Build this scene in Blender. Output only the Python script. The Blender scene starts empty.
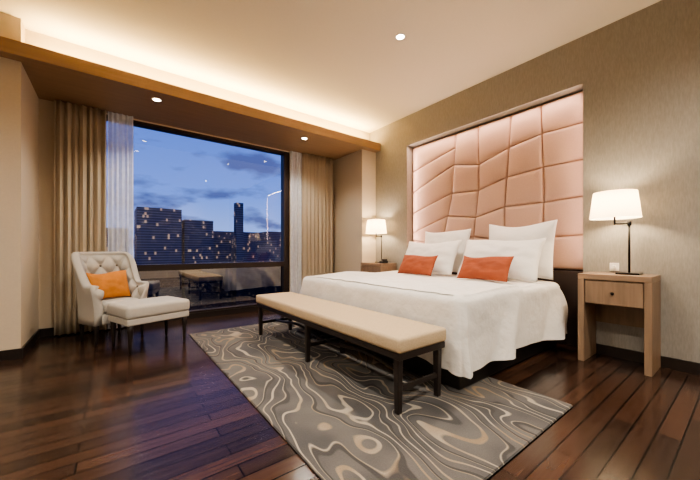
import bpy, bmesh, math, random
from mathutils import Vector, Matrix, noise
random.seed(4)
S=bpy.context.scene
COL=S.collection
def lin(c):
    return tuple(((v/255)/12.92 if v/255<=0.04045 else ((v/255+0.055)/1.055)**2.4) for v in c)+(1,)
# ---------------- materials
def newmat(name):
    m=bpy.data.materials.new(name); m.use_nodes=True
    return m,m.node_tree,m.node_tree.nodes['Principled BSDF']
def N(t,typ,**k):
    n=t.nodes.new(typ)
    for a,b in k.items(): setattr(n,a,b)
    return n
def mat(name,rgb,rough=.6,metal=0,bs=0,bstr=.2,var=.06,coat=0,sheen=0,stretch=(1,1,1),emit=None,es=0,dist=.01):
    m,t,p=newmat(name)
    c=lin(rgb)
    p.inputs['Roughness'].default_value=rough; p.inputs['Metallic'].default_value=metal
    p.inputs['Coat Weight'].default_value=coat; p.inputs['Sheen Weight'].default_value=sheen
    tc=N(t,'ShaderNodeTexCoord'); mp=N(t,'ShaderNodeMapping'); mp.inputs['Scale'].default_value=stretch
    t.links.new(tc.outputs['Object'],mp.inputs[0])
    nz=N(t,'ShaderNodeTexNoise'); nz.inputs['Scale'].default_value=bs if bs else 6; nz.inputs['Detail'].default_value=4
    t.links.new(mp.outputs[0],nz.inputs['Vector'])
    r=N(t,'ShaderNodeValToRGB')
    r.color_ramp.elements[0].position=.3; r.color_ramp.elements[1].position=.7
    r.color_ramp.elements[0].color=tuple(v*(1-var) for v in c[:3])+(1,)
    r.color_ramp.elements[1].color=tuple(min(1,v*(1+var)) for v in c[:3])+(1,)
    t.links.new(nz.outputs[0],r.inputs[0]); t.links.new(r.outputs[0],p.inputs['Base Color'])
    if bs:
        b=N(t,'ShaderNodeBump'); b.inputs['Strength'].default_value=bstr; b.inputs['Distance'].default_value=dist
        t.links.new(nz.outputs[0],b.inputs['Height']); t.links.new(b.outputs[0],p.inputs['Normal'])
    if emit:
        p.inputs['Emission Color'].default_value=lin(emit); p.inputs['Emission Strength'].default_value=es
    return m
M={}
M['wall']=mat('wall_paint',(202,188,167),.8,bs=60,bstr=.05,var=.02)
M['ceil']=mat('ceiling_paint',(232,222,203),.85,bs=40,bstr=.03,var=.01)
M['paper']=mat('wallpaper_linen',(146,141,133),.7,bs=110,bstr=.12,var=.10,stretch=(1,1,.2))
M['beam']=mat('beam_wood',(150,122,96),.45,bs=30,bstr=.03,var=.08,stretch=(.06,1,1))
M['oak']=mat('oak_veneer',(136,113,92),.45,bs=35,bstr=.08,var=.18,stretch=(1,1,.08))
M['oakh']=mat('oak_veneer_top',(142,119,98),.4,bs=35,bstr=.08,var=.16,stretch=(1,.08,1))
M['dark']=mat('dark_walnut',(38,31,28),.35,bs=30,bstr=.05,var=.15)
M['base']=mat('bed_base_black',(24,21,20),.5)
M['panel']=mat('headboard_lower_panel',(52,40,36),.5)
M['linen']=mat('white_linen',(222,219,213),.75,bs=5,bstr=.8,var=.01,sheen=.1,dist=.04)
M['sham']=mat('white_pillowcase',(228,225,219),.75,bs=7,bstr=.6,var=.01,sheen=.1,dist=.02)
M['orange']=mat('orange_velvet',(146,74,46),.85,bs=9,bstr=.4,var=.14)
M['orange2']=mat('amber_velvet',(186,118,48),.85,bs=9,bstr=.4,var=.1)
M['bench']=mat('bench_fabric',(182,162,132),.8,bs=120,bstr=.15,var=.08)
M['chair']=mat('chair_fabric',(178,173,164),.85,bs=110,bstr=.1,var=.04,sheen=.1)
M['button']=mat('button_fabric',(120,114,106),.85)
M['pad']=mat('headboard_leather',(190,158,140),.5,bs=70,bstr=.04,var=.03)
M['curt']=mat('curtain_fabric',(186,172,151),.8,bs=60,bstr=.06,var=.04,stretch=(1,1,.1))
M['frame']=mat('window_frame_bronze',(52,42,38),.4,metal=.3)
M['black']=mat('black_metal',(20,19,20),.3,metal=.6)
M['plastic']=mat('white_plastic',(235,232,226),.4)
M['phone']=mat('phone_plastic',(26,26,28),.3)
M['outer']=mat('outer_concrete',(60,64,74),.8)
def sheer():
    m,t,p=newmat('sheer_voile')
    out=t.nodes['Material Output']
    tr=N(t,'ShaderNodeBsdfTransparent'); mx=N(t,'ShaderNodeMixShader')
    p.inputs['Base Color'].default_value=lin((236,238,246)); p.inputs['Roughness'].default_value=.8
    tc=N(t,'ShaderNodeTexCoord'); nz=N(t,'ShaderNodeTexNoise'); nz.inputs['Scale'].default_value=20
    t.links.new(tc.outputs['Object'],nz.inputs['Vector'])
    mr=N(t,'ShaderNodeMapRange'); mr.inputs[3].default_value=.5; mr.inputs[4].default_value=.7
    t.links.new(nz.outputs[0],mr.inputs[0]); t.links.new(mr.outputs[0],mx.inputs[0])
    t.links.new(tr.outputs[0],mx.inputs[1]); t.links.new(p.outputs[0],mx.inputs[2]); t.links.new(mx.outputs[0],out.inputs[0])
    return m
M['sheer']=sheer()
def glass(name,tint,mult,add):
    m,t,p=newmat(name); out=t.nodes['Material Output']; t.nodes.remove(p)
    tr=N(t,'ShaderNodeBsdfTransparent'); gl=N(t,'ShaderNodeBsdfGlossy'); gl.inputs['Roughness'].default_value=.0
    tr.inputs[0].default_value=tint
    fr=N(t,'ShaderNodeFresnel'); fr.inputs[0].default_value=1.55
    mu=N(t,'ShaderNodeMath',operation='MULTIPLY_ADD'); mu.inputs[1].default_value=mult; mu.inputs[2].default_value=add
    mx=N(t,'ShaderNodeMixShader')
    t.links.new(fr.outputs[0],mu.inputs[0]); t.links.new(mu.outputs[0],mx.inputs[0])
    t.links.new(tr.outputs[0],mx.inputs[1]); t.links.new(gl.outputs[0],mx.inputs[2]); t.links.new(mx.outputs[0],out.inputs[0])
    return m
M['glass']=glass('window_glass',(.93,.95,1,1),1.2,0)
M['glass2']=glass('spandrel_glass',(.2,.23,.3,1),1.2,.30)
def emis(name,rgb,s):
    m,t,p=newmat(name); p.inputs['Base Color'].default_value=lin(rgb)
    p.inputs['Emission Color'].default_value=lin(rgb); p.inputs['Emission Strength'].default_value=s
    return m
M['bulb']=emis('led_lens',(255,240,215),25)
def shade():
    m,t,p=newmat('lamp_shade_fabric'); out=t.nodes['Material Output']
    p.inputs['Base Color'].default_value=lin((250,244,230)); p.inputs['Roughness'].default_value=.8
    p.inputs['Emission Color'].default_value=lin((255,226,184)); 
    tc=N(t,'ShaderNodeTexCoord'); nz=N(t,'ShaderNodeTexNoise'); nz.inputs['Scale'].default_value=80
    t.links.new(tc.outputs['Object'],nz.inputs['Vector'])
    mr=N(t,'ShaderNodeMapRange'); mr.inputs[3].default_value=.6; mr.inputs[4].default_value=.8
    t.links.new(nz.outputs[0],mr.inputs[0]); t.links.new(mr.outputs[0],p.inputs['Emission Strength'])
    tl=N(t,'ShaderNodeBsdfTranslucent'); tl.inputs[0].default_value=lin((255,235,200)); mx=N(t,'ShaderNodeMixShader'); mx.inputs[0].default_value=.4
    t.links.new(p.outputs[0],mx.inputs[1]); t.links.new(tl.outputs[0],mx.inputs[2]); t.links.new(mx.outputs[0],out.inputs[0])
    return m
M['shade']=shade()
def floor():
    m,t,p=newmat('floor_dark_planks')
    tc=N(t,'ShaderNodeTexCoord'); br=N(t,'ShaderNodeTexBrick')
    br.offset=.37; br.inputs['Scale'].default_value=1
    br.inputs['Color1'].default_value=lin((68,47,36)); br.inputs['Color2'].default_value=lin((38,27,22)); br.inputs['Mortar'].default_value=lin((8,6,5))
    br.inputs['Mortar Size'].default_value=.004; br.inputs['Brick Width'].default_value=.9; br.inputs['Row Height'].default_value=.09
    t.links.new(tc.outputs['Object'],br.inputs['Vector'])
    mp=N(t,'ShaderNodeMapping'); mp.inputs['Scale'].default_value=(1.5,22,1); t.links.new(tc.outputs['Object'],mp.inputs[0])
    nz=N(t,'ShaderNodeTexNoise'); nz.inputs['Scale'].default_value=2; nz.inputs['Detail'].default_value=5; t.links.new(mp.outputs[0],nz.inputs['Vector'])
    mr=N(t,'ShaderNodeMapRange'); mr.inputs[3].default_value=.6; mr.inputs[4].default_value=1.4; t.links.new(nz.outputs[0],mr.inputs[0])
    mx=N(t,'ShaderNodeMix',data_type='RGBA',blend_type='MULTIPLY'); mx.inputs[0].default_value=1
    t.links.new(br.outputs['Color'],mx.inputs[6]); t.links.new(mr.outputs[0],mx.inputs[7]); t.links.new(mx.outputs[2],p.inputs['Base Color'])
    r2=N(t,'ShaderNodeMapRange'); r2.inputs[3].default_value=.09; r2.inputs[4].default_value=.27; t.links.new(nz.outputs[0],r2.inputs[0]); t.links.new(r2.outputs[0],p.inputs['Roughness'])
    p.inputs['Specular IOR Level'].default_value=.5
    # slight per-board height variation breaks up reflections
    sep=N(t,'ShaderNodeSeparateColor'); t.links.new(br.outputs['Color'],sep.inputs[0])
    ad=N(t,'ShaderNodeMath',operation='MULTIPLY_ADD'); ad.inputs[1].default_value=.25
    t.links.new(nz.outputs[0],ad.inputs[0]); 
    iv=N(t,'ShaderNodeMath',operation='SUBTRACT'); iv.inputs[0].default_value=1; t.links.new(br.outputs['Fac'],iv.inputs[1]); t.links.new(iv.outputs[0],ad.inputs[2])
    b=N(t,'ShaderNodeBump'); b.inputs['Strength'].default_value=.5; b.inputs['Distance'].default_value=.002
    t.links.new(ad.outputs[0],b.inputs['Height']); t.links.new(b.outputs[0],p.inputs['Normal'])
    return m
M['floor']=floor()
def rugm():
    m,t,p=newmat('rug_wool_pattern'); p.inputs['Roughness'].default_value=.95
    L=t.links.new
    tc=N(t,'ShaderNodeTexCoord')
    mp=N(t,'ShaderNodeMapping'); mp.inputs['Scale'].default_value=(1.0,.6,1); mp.inputs['Rotation'].default_value=(0,0,.3); L(tc.outputs['Object'],mp.inputs[0])
    sx=N(t,'ShaderNodeSeparateXYZ'); L(mp.outputs[0],sx.inputs[0])
    n1=N(t,'ShaderNodeTexNoise'); n1.inputs['Scale'].default_value=2.6; n1.inputs['Detail'].default_value=1.5; n1.inputs['Distortion'].default_value=.3; L(mp.outputs[0],n1.inputs['Vector'])
    n2=N(t,'ShaderNodeTexNoise'); n2.inputs['Scale'].default_value=2.4; L(tc.outputs['Object'],n2.inputs['Vector'])
    n3=N(t,'ShaderNodeTexNoise'); n3.inputs['Scale'].default_value=150; L(tc.outputs['Object'],n3.inputs['Vector'])
    a0=N(t,'ShaderNodeMath',operation='MULTIPLY'); a0.inputs[1].default_value=12; L(sx.outputs[0],a0.inputs[0])
    v=N(t,'ShaderNodeMath',operation='MULTIPLY_ADD'); v.inputs[1].default_value=14; L(n1.outputs[0],v.inputs[0]); L(a0.outputs[0],v.inputs[2])
    def lines(k,w,off):
        a=N(t,'ShaderNodeMath',operation='MULTIPLY_ADD'); a.inputs[1].default_value=k; a.inputs[2].default_value=off; L(v.outputs[0],a.inputs[0])
        f=N(t,'ShaderNodeMath',operation='FRACT'); L(a.outputs[0],f.inputs[0])
        s=N(t,'ShaderNodeMath',operation='SUBTRACT'); s.inputs[1].default_value=.5; L(f.outputs[0],s.inputs[0])
        b=N(t,'ShaderNodeMath',operation='ABSOLUTE'); L(s.outputs[0],b.inputs[0])
        r=N(t,'ShaderNodeMapRange'); r.inputs[1].default_value=w; r.inputs[2].default_value=w*1.9; r.inputs[3].default_value=1; r.inputs[4].default_value=0; L(b.outputs[0],r.inputs[0])
        return r.outputs[0]
    base=N(t,'ShaderNodeValToRGB'); e=base.color_ramp.elements; e[0].position=.38; e[1].position=.62; e[0].color=lin((72,71,71)); e[1].color=lin((98,95,92)); L(n2.outputs[0],base.inputs[0])
    lc=N(t,'ShaderNodeValToRGB'); e=lc.color_ramp.elements; e[0].position=.42; e[1].position=.60; e[0].color=lin((156,148,134)); e[1].color=lin((134,116,94)); L(n2.outputs[0],lc.inputs[0])
    m1=N(t,'ShaderNodeMix',data_type='RGBA'); L(lines(1,.075,0),m1.inputs[0]); L(base.outputs[0],m1.inputs[6]); L(lc.outputs[0],m1.inputs[7])
    m2=N(t,'ShaderNodeMix',data_type='RGBA'); L(lines(.5,.045,.2),m2.inputs[0]); L(m1.outputs[2],m2.inputs[6]); m2.inputs[7].default_value=lin((64,62,62))
    g=N(t,'ShaderNodeMapRange'); g.inputs[3].default_value=.75; g.inputs[4].default_value=1.2; L(n3.outputs[0],g.inputs[0])
    m3=N(t,'ShaderNodeMix',data_type='RGBA',blend_type='MULTIPLY'); m3.inputs[0].default_value=1; L(m2.outputs[2],m3.inputs[6]); L(g.outputs[0],m3.inputs[7])
    L(m3.outputs[2],p.inputs['Base Color'])
    b=N(t,'ShaderNodeBump'); b.inputs['Strength'].default_value=.5; b.inputs['Distance'].default_value=.005; L(n3.outputs[0],b.inputs['Height']); L(b.outputs[0],p.inputs['Normal'])
    return m
M['rug']=rugm()
def city():
    m,t,p=newmat('building_facade'); L=t.links.new
    tc=N(t,'ShaderNodeTexCoord'); mp=N(t,'ShaderNodeMapping'); mp.inputs['Scale'].default_value=(1.1,.9,.7); L(tc.outputs['Object'],mp.inputs[0])
    fl=N(t,'ShaderNodeVectorMath',operation='FLOOR'); L(mp.outputs[0],fl.inputs[0])
    wn=N(t,'ShaderNodeTexWhiteNoise'); L(fl.outputs[0],wn.inputs['Vector'])
    gt=N(t,'ShaderNodeMath',operation='GREATER_THAN'); gt.inputs[1].default_value=.95; L(wn.outputs['Value'],gt.inputs[0])
    mu=N(t,'ShaderNodeMath',operation='MULTIPLY_ADD'); mu.inputs[1].default_value=.3; mu.inputs[2].default_value=.0; L(gt.outputs[0],mu.inputs[0])
    sx=N(t,'ShaderNodeSeparateXYZ'); L(mp.outputs[0],sx.inputs[0])
    fr=N(t,'ShaderNodeMath',operation='FRACT'); L(sx.outputs[2],fr.inputs[0])
    r=N(t,'ShaderNodeValToRGB'); r.color_ramp.elements[0].position=.35; r.color_ramp.elements[1].position=.45
    r.color_ramp.elements[0].color=lin((84,90,108)); r.color_ramp.elements[1].color=lin((58,63,82)); L(fr.outputs[0],r.inputs[0])  # blue-grey distance haze is mixed into the facade colours
    L(r.outputs[0],p.inputs['Base Color']); p.inputs['Roughness'].default_value=.7
    p.inputs['Emission Color'].default_value=lin((255,214,160)); L(mu.outputs[0],p.inputs['Emission Strength'])
    return m
M['city']=city()

# ---------------- geometry helpers
def obj(name,bm,mats,smooth=False,parent=None,world=True):
    me=bpy.data.meshes.new(name); bm.normal_update(); bm.to_mesh(me); bm.free()
    for mm in (mats if isinstance(mats,list) else [mats]): me.materials.append(mm)
    o=bpy.data.objects.new(name,me); COL.objects.link(o)
    if smooth:
        for p in me.polygons: p.use_smooth=True
    if len(me.vertices):
        c=sum((v.co for v in me.vertices),Vector())/len(me.vertices)
        me.transform(Matrix.Translation(-c)); o.location=c
    if parent: attach(o,parent,world)
    return o
def attach(o,parent,world=True):
    o.parent=parent
    if world: o.matrix_parent_inverse=parent.matrix_basis.inverted()
def group(name,loc,rz=0):
    e=bpy.data.objects.new(name,None); e.empty_display_size=.1; e.location=loc; e.rotation_euler=(0,0,rz); COL.objects.link(e); return e
def bmbox(bm,x0,x1,y0,y1,z0,z1,mi=0,taper=1):
    cx,cy=(x0+x1)/2,(y0+y1)/2
    v=[]
    for z,k in ((z0,taper),(z1,1)):
        for x,y in ((x0,y0),(x1,y0),(x1,y1),(x0,y1)):
            v.append(bm.verts.new((cx+(x-cx)*k,cy+(y-cy)*k,z)))
    for f in ((0,3,2,1),(4,5,6,7),(0,1,5,4),(1,2,6,5),(2,3,7,6),(3,0,4,7)):
        fc=bm.faces.new([v[i] for i in f]); fc.material_index=mi
def box(name,x0,x1,y0,y1,z0,z1,m,bev=0,parent=None,world=True,seg=2,taper=1,smooth=False):
    bm=bmesh.new(); bmbox(bm,x0,x1,y0,y1,z0,z1,0,taper)
    if bev: bmesh.ops.bevel(bm,geom=bm.edges[:],offset=bev,segments=seg,affect='EDGES',profile=.5)
    return obj(name,bm,m,smooth or seg>2,parent,world)
def boxes(name,lst,m,parent=None,world=True,bev=0):
    bm=bmesh.new()
    for b in lst: bmbox(bm,*b)
    if bev: bmesh.ops.bevel(bm,geom=bm.edges[:],offset=bev,segments=2,affect='EDGES')
    return obj(name,bm,m,False,parent,world)
def lathe(name,prof,c,m,parent=None,world=True,seg=40,caps=True):
    bm=bmesh.new(); rings=[]
    for r,z in prof:
        rings.append([bm.verts.new((c[0]+r*math.cos(2*math.pi*i/seg),c[1]+r*math.sin(2*math.pi*i/seg),c[2]+z)) for i in range(seg)])
    for a,b in zip(rings,rings[1:]):
        for i in range(seg): bm.faces.new((a[i],a[(i+1)%seg],b[(i+1)%seg],b[i]))
    if caps: bm.faces.new(rings[0][::-1]); bm.faces.new(rings[-1])
    return obj(name,bm,m,True,parent,world)
def rod(name,a,b,r,m,parent=None,world=True,seg=12):
    a=Vector(a);b=Vector(b); d=b-a; bm=bmesh.new()
    mt=Matrix.Translation((a+b)/2)@d.to_track_quat('Z','Y').to_matrix().to_4x4()
    bmesh.ops.create_cone(bm,cap_ends=True,segments=seg,radius1=r,radius2=r,depth=d.length,matrix=mt)
    return obj(name,bm,m,True,parent,world)
def pillow(name,w,h,t,m,loc,rx,rz,parent=None,world=True,seed=0,n=30):
    bm=bmesh.new(); sides=[]
    for s in (-1,1):
        g=[]
        for j in range(n+1):
            row=[]
            for i in range(n+1):
                u=-1+2*i/n; v=-1+2*j/n
                x=u*w/2*(1-.05*(1-abs(v)**2)*abs(u)**3); z=h/2+v*h/2*(1-.07*(1-u*u)*abs(v)**3)
                if v>0: z-=.018*(1-u*u)*v*(1+math.sin(seed*2+u*2))
                th=max(0,(1-abs(u)**2.6)*(1-abs(v)**2.6))**.6*t/2
                nn=noise.noise(Vector((u*2.6+seed*7,v*2.6,s*3)))*.22+1+.06*noise.noise(Vector((u*7,v*7+seed,s)))
                row.append((x,s*th*nn,z,(i in(0,n) or j in (0,n))))
            g.append(row)
        sides.append(g)
    V=[]
    for k,g in enumerate(sides):
        VV=[]
        for j,row in enumerate(g):
            r=[]
            for i,(x,y,z,e) in enumerate(row):
                if k==1 and e: r.append(V[0][j][i])
                else: r.append(bm.verts.new((x,y,z)))
            VV.append(r)
        V.append(VV)
    for k in (0,1):
        for j in range(n):
            for i in range(n):
                q=[V[k][j][i],V[k][j][i+1],V[k][j+1][i+1],V[k][j+1][i]]
                bm.faces.new(q if k==0 else q[::-1])
    me=bpy.data.meshes.new(name); bm.normal_update(); bm.to_mesh(me); bm.free(); me.materials.append(m)
    for p in me.polygons: p.use_smooth=True
    o=bpy.data.objects.new(name,me); COL.objects.link(o); o.location=loc; o.rotation_euler=(rx,0,rz)
    if parent: attach(o,parent,world)
    return o

# ---------------- room shell
XR=3.55; XL=-2.2; YB=-2.6; YW=4.75; ZC=2.98
box('floor',XL-.1,XR+.3,YB-.1,YW+.2,-.1,0,M['floor'])
box('ceiling',XL-.1,XR+.3,YB-.1,YW+.2,ZC,ZC+.1,M['ceil'])
NY0,NY1,NZ=1.0,3.22,2.53
boxes('wall_right',[(XR,XR+.2,YB,NY0,0,ZC),(XR,XR+.2,NY1,YW+.2,0,ZC),(XR,XR+.2,NY0,NY1,NZ,ZC),(XR+.2,XR+.26,YB,YW+.2,0,ZC)],M['paper'])
box('wall_left',XL-.1,XL,YB,YW,0,ZC,M['wall'])
box('wall_back',XL,XR,YB-.1,YB,0,ZC,M['wall'])
CX0,CX1=-.633,3.25; CY=3.92
WX0,WX1,WZ0,WZ1=-.15,2.36,.06,2.58
boxes('wall_window',[(CX0,WX0,YW,YW+.2,0,ZC),(WX1,XR,YW,YW+.2,0,ZC),(WX0,WX1,YW,YW+.2,0,WZ0),(WX0,WX1,YW,YW+.2,WZ1,ZC),
   (XL,CX0,CY,YW+.2,0,ZC),(CX1,XR,CY,YW,0,2.6),(CX0,XR,4.08,4.2,2.72,ZC)],M['wall'])
boxes('trim_cove_beam',[(XL,XR,3.80,CY,2.60,2.72),(CX0,XR,CY,YW,2.60,2.72)],M['beam'])
boxes('baseboard_left',[(XL,CX0+.012,CY-.012,CY,0,.09),(CX0,CX0+.012,CY,YW-.012,0,.09),(CX0,WX0,YW-.012,YW,0,.09)],M['dark'])
box('baseboard_window',WX0,WX1,YW-.012,YW,0,.075,M['dark'])
boxes('baseboard_right',[(XR-.012,XR,YB,NY0,0,.09),(XR-.012,XR,NY1,CY,0,.09),(CX1-.012,CX1,CY,YW,0,.09),(CX1-.012,XR-.012,CY-.012,CY,0,.09)],M['dark'])
# window
W=group('window_1',(1.1,YW+.05,1.3))
fy0,fy1=YW+.0,YW+.12
boxes('frame',[(WX0,WX0+.06,fy0,fy1,WZ0,WZ1),(WX1-.10,WX1,fy0-.0,fy1,WZ0,WZ1),(WX0+.06,WX1-.10,fy0,fy1,WZ1-.04,WZ1),(WX0+.06,WX1-.10,fy0,fy1,WZ0,WZ0+.04),
  (WX0+.06,WX1-.10,fy0,fy1,.68,.76)],M['frame'],W)
for nm,z0,z1,mm in (('lower_pane',WZ0+.04,.68,M['glass2']),('upper_pane',.76,WZ1-.04,M['glass'])):
    bm=bmesh.new()
    bm.faces.new([bm.verts.new(p) for p in ((WX0+.06,YW+.06,z0),(WX1-.1,YW+.06,z0),(WX1-.1,YW+.06,z1),(WX0+.06,YW+.06,z1))])
    obj(nm,bm,mm,False,W)

def curtain(name,x0,x1,y,amp,n,m,z0=.015,z1=2.59,seed=0,two=True):
    bm=bmesh.new(); cols=max(24,n*12); rows=14; g=[]
    for j in range(rows+1):
        r=[]; z=z0+(z1-z0)*j/rows
        for i in range(cols+1):
            s=i/cols
            a=amp*(1-.25*j/rows)
            yy=y+a*math.sin(2*math.pi*n*s+.5*math.sin(3*s*6+seed))+.35*a*noise.noise(Vector((s*n*1.3,z*.5,seed)))
            r.append(bm.verts.new((x0+(x1-x0)*s+.01*math.sin(2*math.pi*n*s*2),yy,z)))
        g.append(r)
    for j in range(rows):
        for i in range(cols): bm.faces.new((g[j][i],g[j][i+1],g[j+1][i+1],g[j+1][i]))
    o=obj(name,bm,m,True)
    if two:
        s=o.modifiers.new('s','SOLIDIFY'); s.thickness=.004
    return o
curtain('curtain',-.50,-.05,4.66,.034,7,M['curt'])
curtain('curtain',2.56,3.16,4.655,.034,8,M['curt'],seed=3)
curtain('sheer_curtain',-.04,.21,4.66,.022,5,M['sheer'],seed=5,two=False)
curtain('sheer_curtain',2.34,2.55,4.68,.02,5,M['sheer'],seed=6,two=False)

# ---------------- headboard: flat irregular upholstered panels
HB=group('headboard',(3.7,2.1,1.3))
box('backing',3.71,3.745,NY0+.01,NY1-.01,.0,NZ-.01,M['panel'],0,HB)
box('lower_panel',3.62,3.71,NY0+.01,NY1-.01,.0,.74,M['panel'],.005,HB)
y0,y1,z0,z1=NY0+.012,NY1-.012,.75,NZ-.014
seams=[[(z0,y0),(z1,y0)],
 [(z0,1.40),(1.6,1.38),(z1,1.41)],
 [(z0,1.80),(1.45,1.80),(z1,1.72)],
 [(z0,2.24),(1.75,2.12),(z1,2.13)],
 [(z0,2.74),(1.65,2.52),(z1,2.44)],
 [(z0,y1),(z1,y1)]]
def ev(s,z):
    for (a,b),(c,d) in zip(s,s[1:]):
        if z<=c+1e-6: return b+(d-b)*(z-a)/(c-a)
    return s[-1][1]
cuts=[
 [(1.10,1.08),(1.48,1.46),(1.84,1.84),(2.20,2.20)],
 [(1.08,1.05),(1.46,1.46),(1.84,1.80),(2.20,2.14)],
 [(1.05,1.12),(1.46,1.36),(1.80,1.70),(2.14,2.02)],
 [(1.12,1.02),(1.36,1.42),(1.70,1.72),(2.02,2.10)],
 [(1.02,1.10),(1.42,1.20),(1.72,1.50),(2.10,1.82),(2.32,2.14)]]
bm=bmesh.new(); n=20
for i in range(len(cuts)):
    cc=[(z0,z0)]+cuts[i]+[(z1,z1)]
    for (za,zb_),(zc,zd) in zip(cc,cc[1:]):
        g=[]
        for b in range(n+1):
            row=[]
            for a in range(n+1):
                u=.5-.5*math.cos(math.pi*a/n); v=.5-.5*math.cos(math.pi*b/n)
                z=(za*(1-u)+zb_*u)*(1-v)+(zc*(1-u)+zd*u)*v
                y=ev(seams[i],z)*(1-u)+ev(seams[i+1],z)*u
                hh=max(0,(1-abs(2*u-1)**14)*(1-abs(2*v-1)**14))**.5
                hh=hh*(.86+.14*(1-(2*u-1)**2)*(1-(2*v-1)**2))
                row.append(bm.verts.new((3.690-.045*hh,y,z)))
            g.append(row)
        for b in range(n):
            for a in range(n): bm.faces.new((g[b][a],g[b+1][a],g[b+1][a+1],g[b][a+1]))
obj('padding',bm,M['pad'],True,HB)

# ---------------- bed
BED=group('bed',(2.6,2.2,0))
bx0,bx1,by0,by1,bt=1.775,3.50,1.15,3.30,.65
box('base',bx0+.06,bx1,by0+.05,by1-.05,.014,.36,M['base'],.01,BED)
box('plinth',2.3,3.4,by0+.12,by1-.12,0,.014,M['base'],0,BED)
box('mattress',bx0+.05,bx1-.01,by0+.05,by1-.05,.36,.60,M['linen'],.05,BED,seg=4)
def rrect(x0,x1,y0,y1,r,step=.02):
    pts=[]
    segs=[((x1,y0+r),(x1,y1-r),(1,0)),((x1-r,y1),(x0+r,y1),(0,1)),((x0,y1-r),(x0,y0+r),(-1,0)),((x0+r,y0),(x1-r,y0),(0,-1))]
    cs=[((x1-r,y1-r),0),((x0+r,y1-r),90),((x0+r,y0+r),180),((x1-r,y0+r),270)]
    for (a,b,nrm),(c,ang) in zip(segs,cs):
        L=math.hypot(b[0]-a[0],b[1]-a[1]); k=max(2,int(L/step))
        for i in range(k): pts.append((a[0]+(b[0]-a[0])*i/k,a[1]+(b[1]-a[1])*i/k,nrm[0],nrm[1],0))
        for i in range(10):
            t=math.radians(ang+90*i/10); pts.append((c[0]+r*math.cos(t),c[1]+r*math.sin(t),math.cos(t),math.sin(t),math.sin(math.pi*i/10)))
    return pts
def sst(a,b,x):
    t=max(0,min(1,(x-a)/(b-a))); return t*t*(3-2*t)
P=rrect(bx0,bx1,by0,by1,.09)
bm=bmesh.new(); rings=[]; cxm=(bx0+bx1)/2; cym=(by0+by1)/2
def topz(x,y):
    w_=noise.noise(Vector((x*1.2,y*1.2,9)))
    e=2.70+.03*math.sin(y*3)
    fold=.022*(1-sst(e-.03,e+.02,x))*(sst(e-.75,e-.2,x)*.6+.4)
    return bt-.012+fold+.012*noise.noise(Vector((x*2.3,y*2.3,1)))+.014*abs(noise.noise(Vector((x*3+2*w_+y*5,y*2-x*3,4))))
ts=[.02]+[k/60 for k in range(2,57)]+[.955]
for t in ts:
    rings.append([bm.verts.new((cxm+(p[0]-cxm)*t,cym+(p[1]-cym)*t,topz(cxm+(p[0]-cxm)*t,cym+(p[1]-cym)*t))) for p in P])
rad=.07
for k in range(1,6):
    a=math.pi/2*k/5; r=[]
    for p in P:
        ins=rad*(1-math.sin(a)); zz=topz(p[0]-p[2]*ins,p[1]-p[3]*ins)*(1-k/5)+bt*(k/5)-rad*(1-math.cos(a))
        r.append(bm.verts.new((p[0]-p[2]*ins,p[1]-p[3]*ins,zz)))
    rings.append(r)
zb=.165
D=14
for k in range(1,D+1):
    f=k/D; r=[]; s=0; prev=None
    for p in P:
        if prev: s+=math.hypot(p[0]-prev[0],p[1]-prev[1])
        prev=p
        fold=max(0,math.sin(s*9.5+2.6*math.sin(s*1.3)+1.8*f))**2.5
        rip=(.085*fold+.022*noise.noise(Vector((s*4,f*1.5,0))))*f**.7
        off=rip+.008*f+.07*f*p[4]
        if p[2]>.5: off=0
        if p[2]<-.5: off=off*.35
        if p[3]>.5 and p[0]>3.0: off=min(off,.03)
        z=bt-rad-(bt-rad-zb)*f+.012*math.sin(s*5)*f-.02*f*p[4]
        r.append(bm.verts.new((p[0]+p[2]*off,p[1]+p[3]*off,z)))
    rings.append(r)
for a,b in zip(rings,rings[1:]):
    m_=len(a)
    for i in range(m_): bm.faces.new((a[i],b[i],b[(i+1)%m_],a[(i+1)%m_]))
bm.faces.new(rings[0])
o=obj('duvet',bm,M['linen'],True,BED)
R=math.radians
pz=bt+.010
pillow('euro_pillow',.70,.60,.17,M['sham'],(3.38,1.54,pz),R(-10),R(-90),seed=1)
pillow('euro_pillow',.70,.56,.17,M['sham'],(3.38,2.46,pz),R(-10),R(-90),seed=2)
pillow('sleeping_pillow',.84,.46,.18,M['sham'],(3.07,1.63,pz),R(-27),R(-90),seed=3)
pillow('sleeping_pillow',.82,.46,.18,M['sham'],(3.07,2.52,pz),R(-27),R(-90),seed=4)
pillow('throw_pillow',.52,.27,.12,M['orange'],(2.82,1.62,pz),R(-30),R(-90),seed=5)
pillow('throw_pillow',.52,.27,.12,M['orange'],(2.82,2.46,pz),R(-30),R(-90),seed=6)

# ---------------- rug
bm=bmesh.new(); bmbox(bm,.685,2.22,.675,3.85,0.0,.012); bmesh.ops.bevel(bm,geom=bm.edges[:],offset=.004,segments=2,affect='EDGES')
obj('area_rug',bm,M['rug'])

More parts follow.
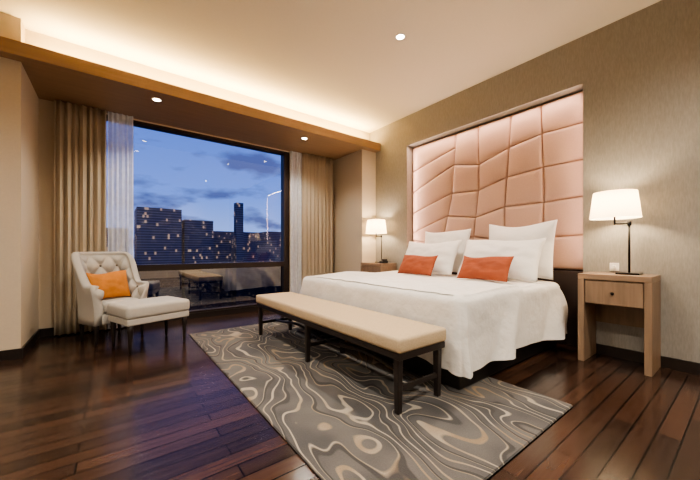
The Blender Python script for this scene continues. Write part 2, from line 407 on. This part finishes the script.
# ---------------- bench
BN=group('bench',(1.48,2.29,0))
box('cushion',1.265,1.705,1.20,3.38,.365,.455,M['bench'],.022,BN,seg=4)
box('seat_frame',1.275,1.695,1.21,3.37,.325,.366,M['dark'],.006,BN)
k=0
for yy in (1.25,2.29,3.33):
    for xx in (1.305,1.665):
        k+=1
        box(f'leg_{k}',xx-.021,xx+.021,yy-.021,yy+.021,.012,.326,M['dark'],.005,BN,taper=.8)
    box(f'cross_stretcher_{k}',1.32,1.65,yy-.011,yy+.011,.135,.165,M['dark'],.004,BN)
def tube(name,pts,r,m,parent,world=True):
    cu=bpy.data.curves.new(name,'CURVE'); cu.dimensions='3D'; cu.bevel_depth=r; cu.bevel_resolution=3
    sp=cu.splines.new('BEZIER'); sp.bezier_points.add(len(pts)-1)
    for b,p in zip(sp.bezier_points,pts): b.co=p; b.handle_left_type=b.handle_right_type='AUTO'
    cu.materials.append(m); o=bpy.data.objects.new(name,cu); COL.objects.link(o); attach(o,parent,world); return o
for q,(a,b) in enumerate(((1.25,2.29),(2.29,3.33))):
    tube(f'stretcher_{q}',[(1.485,a+.01,.15),(1.485,a+.25,.175),(1.485,(a+b)/2,.20),(1.485,b-.25,.175),(1.485,b-.01,.15)],.014,M['dark'],BN)

# ---------------- nightstands
def nightstand(ya,yb,name='nightstand'):
    g=group(name,(3.37,(ya+yb)/2,0)); x0,x1=3.20,XR-.014; H=.748
    box('top',x0,x1,ya,yb,H-.045,H,M['oakh'],.003,g)
    box('side_1',x0,x1,ya,ya+.045,0,H-.045,M['oak'],.003,g)
    box('side_2',x0,x1,yb-.045,yb,0,H-.045,M['oak'],.003,g)
    box('drawer_box',x0+.03,x1,ya+.045,yb-.045,H-.25,H-.045,M['oak'],0,g)
    box('drawer_front',x0+.008,x0+.03,ya+.05,yb-.05,H-.245,H-.055,M['oak'],.003,g)
    bm=bmesh.new(); yc=(ya+yb)/2
    bmesh.ops.create_uvsphere(bm,u_segments=16,v_segments=10,radius=.013,matrix=Matrix.Translation((x0-.006,yc,H-.15)))
    obj('knob',bm,M['black'],True,g)
    box('back_panel',x1-.02,x1,ya+.045,yb-.045,.30,H-.25,M['oak'],0,g)
nightstand(.472,.94)
nightstand(3.42,3.90)
def lamp(cx,cy,px,py,z0):
    g=group('table_lamp',(px,py,z0))
    box('base',px-.075,px+.075,py-.075,py+.075,z0,z0+.015,M['black'],.004,g)
    rod('pole',(px,py,z0+.015),(px,py,z0+.43),.008,M['black'],g)
    rod('arm',(px,py,z0+.42),(cx,cy,z0+.42),.007,M['black'],g)
    rod('stem',(cx,cy,z0+.41),(cx,cy,z0+.56),.007,M['black'],g)
    rod('knob',(px,py,z0+.405),(px,py,z0+.44),.014,M['black'],g)
    lathe('shade',[(.168,.465),(.142,.68)],(cx,cy,z0),M['shade'],g,caps=False,seg=48)
    bm=bmesh.new(); bmesh.ops.create_uvsphere(bm,u_segments=16,v_segments=10,radius=.03,matrix=Matrix.Translation((cx,cy,z0+.58)))
    obj('bulb',bm,M['bulb'],True,g)
    for q in range(3):
        a=q*2.094; rod(f'spider_{q}',(cx,cy,z0+.66),(cx+.143*math.cos(a),cy+.143*math.sin(a),z0+.66),.002,M['black'],g)
    l=bpy.data.lights.new('lamp_light','POINT'); l.energy=26; l.color=(1,.77,.50); l.shadow_soft_size=.045
    lo=bpy.data.objects.new('lamp_light',l); lo.location=(cx,cy,z0+.575); COL.objects.link(lo); attach(lo,g)
lamp(3.31,.715,3.40,.64,.748)
lamp(3.34,3.68,3.42,3.64,.748)
T=group('telephone',(3.30,3.46,.748))
box('body',3.24,3.36,3.425,3.505,.748,.785,M['phone'],.01,T)
box('handset',3.245,3.355,3.435,3.462,.785,.812,M['phone'],.01,T)
SK=group('wall_socket',(XR-.005,.77,.80))
box('plate',XR-.008,XR,.735,.80,.765,.835,M['plastic'],.003,SK)
box('plug',XR-.03,XR-.008,.755,.78,.785,.815,M['plastic'],.003,SK)

# ---------------- armchair
CH=group('armchair',(-.015,4.235,0),R(26.7)); CH.scale=(.93,.93,1)
hw,fy,by,cr=.265,-.24,.24,.18
path=[]
def addp(x,y,nx,ny): path.append((x,y,nx,ny))
k=30
for i in range(k): addp(-hw,fy+(by-cr-fy)*i/k,-1,0)
for i in range(30):
    a=math.pi-math.pi/2*i/30; addp(-hw+cr+cr*math.cos(a),by-cr+cr*math.sin(a),math.cos(a),math.sin(a))
kk=20
for i in range(kk): addp(-hw+cr+(2*hw-2*cr)*i/kk,by,0,1)
for i in range(30):
    a=math.pi/2-math.pi/2*i/30; addp(hw-cr+cr*math.cos(a),by-cr+cr*math.sin(a),math.cos(a),math.sin(a))
for i in range(k+1): addp(hw,by-cr-(by-cr-fy)*i/k,1,0)
tot=sum(math.hypot(a[0]-b[0],a[1]-b[1]) for a,b in zip(path,path[1:]))
SA=tot/14
SB=.115
bm=bmesh.new(); rows=[]; s=0; prev=None; stations=[]
def prof(s,y):
    f=(y-fy)/(by-fy); f=max(0,min(1,(f-.25)/.6)); f=f*f*(3-2*f)
    return .60+.33*f,.035+.025*f
for (x,y,nx,ny) in path:
    if prev: s+=math.hypot(x-prev[0],y-prev[1])
    prev=(x,y)
    H,fl=prof(s,y); stations.append((s,x,y,nx,ny,H,fl))
    cs=[]
    for q in range(7):
        t=q/6; cs.append((fl*t**2.5,.20+(H-.03-.20)*t))
    for q in range(1,6):
        a=math.pi*q/6; cs.append((fl-.042+.042*math.cos(a),H-.03+.032*math.sin(a)))
    nn=44
    for q in range(nn+1):
        t=q/nn; z=H-.03-(H-.03-.34)*t
        a=s/SA; b=(z-.43)/SB
        d1=abs(math.sin(math.pi*(a+b)/2)); d2=abs(math.sin(math.pi*(a-b)/2))
        tf=min(d1,1)**.6*min(d2,1)**.6
        cs.append((fl*(1-t)**2.5-.064-.046*tf*min(1,t*8),z))
    cs.append((-.07,.20))
    rows.append([bm.verts.new((x+nx*o_,y+ny*o_,z)) for o_,z in cs])
for a,b in zip(rows,rows[1:]):
    m_=len(a)
    for i in range(m_): bm.faces.new((a[i],a[(i+1)%m_],b[(i+1)%m_],b[i]))
bm.faces.new(rows[0][::-1]); bm.faces.new(rows[-1])
bmesh.ops.recalc_face_normals(bm,faces=bm.faces[:])
obj('back_shell',bm,M['chair'],True,CH,False)
bm=bmesh.new()
for ia in range(1,14):
    for ib in range(0,5):
        if (ia+ib)%2: continue
        st=min(stations,key=lambda q:abs(q[0]-ia*SA)); z=.43+ib*SB
        if z>st[5]-.05: continue
        t=1-(z-.34)/(st[5]-.03-.34); o_=st[6]*(1-t)**2.5-.068
        bmesh.ops.create_uvsphere(bm,u_segments=10,v_segments=6,radius=.012,matrix=Matrix.Translation((st[1]+st[3]*o_,st[2]+st[4]*o_,z)))
obj('buttons',bm,M['button'],True,CH,False)
box('seat_base',-.20,.20,-.25,.17,.20,.31,M['chair'],.02,CH,False,seg=3)
box('seat_cushion',-.18,.18,-.285,.13,.31,.43,M['chair'],.04,CH,False,seg=5)
k=0
for lx,ly in ((-.235,-.21),(.235,-.21),(-.19,.18),(.19,.18)):
    k+=1
    lathe(f'leg_{k}',[(.013,0),(.016,.06),(.022,.15),(.026,.165),(.022,.18),(.027,.205)],(lx,ly,0),M['dark'],CH,False,seg=16)
pillow('chair_pillow',.42,.31,.13,M['orange2'],(-.03,-.09,.435),R(-20),0,CH,False,seed=8)
# ---------------- ottoman
OT=group('ottoman',(.30,3.70,0),R(18.7))
box('cushion',-.29,.29,-.24,.22,.32,.445,M['chair'],.035,OT,False,seg=5)
box('frame',-.28,.28,-.23,.21,.265,.325,M['chair'],.01,OT,False)
k=0
for lx in (-.245,.245):
    for ly in (-.195,.175):
        k+=1; lathe(f'leg_{k}',[(.012,0),(.015,.06),(.021,.19),(.025,.21),(.021,.225),(.026,.267)],(lx,ly,0),M['dark'],OT,False,seg=16)

# ---------------- downlights, visible ones plus added fill
def down(x,y,z,e,vis=True,ang=110,col=(1,.905,.79)):
    g=group('downlight_or_fill',(x,y,z))
    lathe('trim_ring',[(.050,-.004),(.050,0),(.036,0),(.036,-.004),(.050,-.004)],(x,y,z),M['plastic'],g,caps=False,seg=24)
    bm=bmesh.new(); bmesh.ops.create_circle(bm,cap_ends=True,segments=24,radius=.035,matrix=Matrix.Translation((x,y,z-.002)))
    obj('lens',bm,M['bulb'],False,g)
    l=bpy.data.lights.new('spot','SPOT'); l.energy=e; l.spot_size=R(ang); l.spot_blend=.8; l.color=col; l.shadow_soft_size=.06
    lo=bpy.data.objects.new('spot',l); lo.location=(x,y,z-.01); COL.objects.link(lo); attach(lo,g)
down(2.18,2.06,ZC,130)
for x,y in ((.4,1.9),(2.2,-.2),(.4,-.2),(-1.3,1.9),(-1.3,-.2),(.4,-1.8),(2.2,-1.8)): down(x,y,ZC,135,ang=150)  # unseen downlights added as general fill, some behind the camera
down(.39,4.0,2.6,70,ang=130); down(2.26,4.06,2.6,70,ang=130)
def area(name,loc,rot,sx,sy,e,col):
    l=bpy.data.lights.new(name,'AREA'); l.shape='RECTANGLE'; l.size=sx; l.size_y=sy; l.energy=e; l.color=col
    o=bpy.data.objects.new(name,l); o.location=loc; o.rotation_euler=rot; COL.objects.link(o); return o
area('cove_led_strip',(1.45,3.95,2.735),(R(180),0,0),4.0,.04,54,(1,.70,.30))
area('niche_led_strip',(3.575,2.1,NZ-.006),(0,R(20),0),.03,2.1,11,(1,.70,.56))
area('niche_led_strip_side',(3.575,NY1-.006,1.65),(R(-90),0,0),.03,1.6,7,(1,.70,.56))
area('niche_led_strip_side',(3.575,NY0+.006,1.65),(R(90),0,0),.03,1.6,2,(1,.70,.56))

# ---------------- city outside
bm=bmesh.new()
for x0,x1,ya,yb,zt in ((10.5,31.8,200,225,24),(34,50,205,230,19),(62.5,67,200,205,31),(50,62,210,230,9),(70,82,215,235,12),(83,100,220,240,8),(-30,8,230,250,14),(20,60,320,330,16),(80,140,330,340,20),(100,125,240,260,16)):
    bmbox(bm,x0,x1,ya,yb,-60,zt)
obj('city_buildings',bm,M['city'])
bm=bmesh.new(); bmbox(bm,-600,900,30,1200,-62,-60); obj('ground_city',bm,M['outer'])
# world
w=bpy.data.worlds.new('dusk_sky'); S.world=w; w.use_nodes=True; t=w.node_tree; L=t.links.new
bg=t.nodes['Background']; tc=N(t,'ShaderNodeTexCoord'); sp=N(t,'ShaderNodeSeparateXYZ'); L(tc.outputs['Generated'],sp.inputs[0])
r=N(t,'ShaderNodeValToRGB'); e=r.color_ramp.elements
e[0].position=0; e[0].color=lin((134,160,214)); e[1].position=.55; e[1].color=lin((48,76,166))
x=e.new(.16); x.color=lin((98,130,206))
L(sp.outputs[2],r.inputs[0])
mp=N(t,'ShaderNodeMapping'); mp.inputs['Scale'].default_value=(2,2,6); L(tc.outputs['Generated'],mp.inputs[0])
nz=N(t,'ShaderNodeTexNoise'); nz.inputs['Scale'].default_value=3.0; nz.inputs['Detail'].default_value=6; L(mp.outputs[0],nz.inputs['Vector'])
r2=N(t,'ShaderNodeValToRGB'); r2.color_ramp.elements[0].position=.48; r2.color_ramp.elements[1].position=.6; r2.color_ramp.elements[1].color=(.85,.85,.85,1)
L(nz.outputs[0],r2.inputs[0])
mx=N(t,'ShaderNodeMix',data_type='RGBA'); L(r2.outputs[0],mx.inputs[0]); L(r.outputs[0],mx.inputs[6]); mx.inputs[7].default_value=lin((66,76,126))
L(mx.outputs[2],bg.inputs[0]); bg.inputs[1].default_value=1.15

# ---------------- camera
cam=bpy.data.cameras.new('camera'); co=bpy.data.objects.new('camera',cam); COL.objects.link(co)
cam.lens=16; cam.sensor_width=36; cam.shift_y=10/700; cam.clip_start=.05; cam.clip_end=3000
co.location=(0,0,.95); co.rotation_euler=(R(90),0,R(-37.43)); S.camera=co
S.view_settings.view_transform='AgX'
try: S.view_settings.look='AgX - Medium High Contrast'
except Exception: pass
S.view_settings.exposure=.6
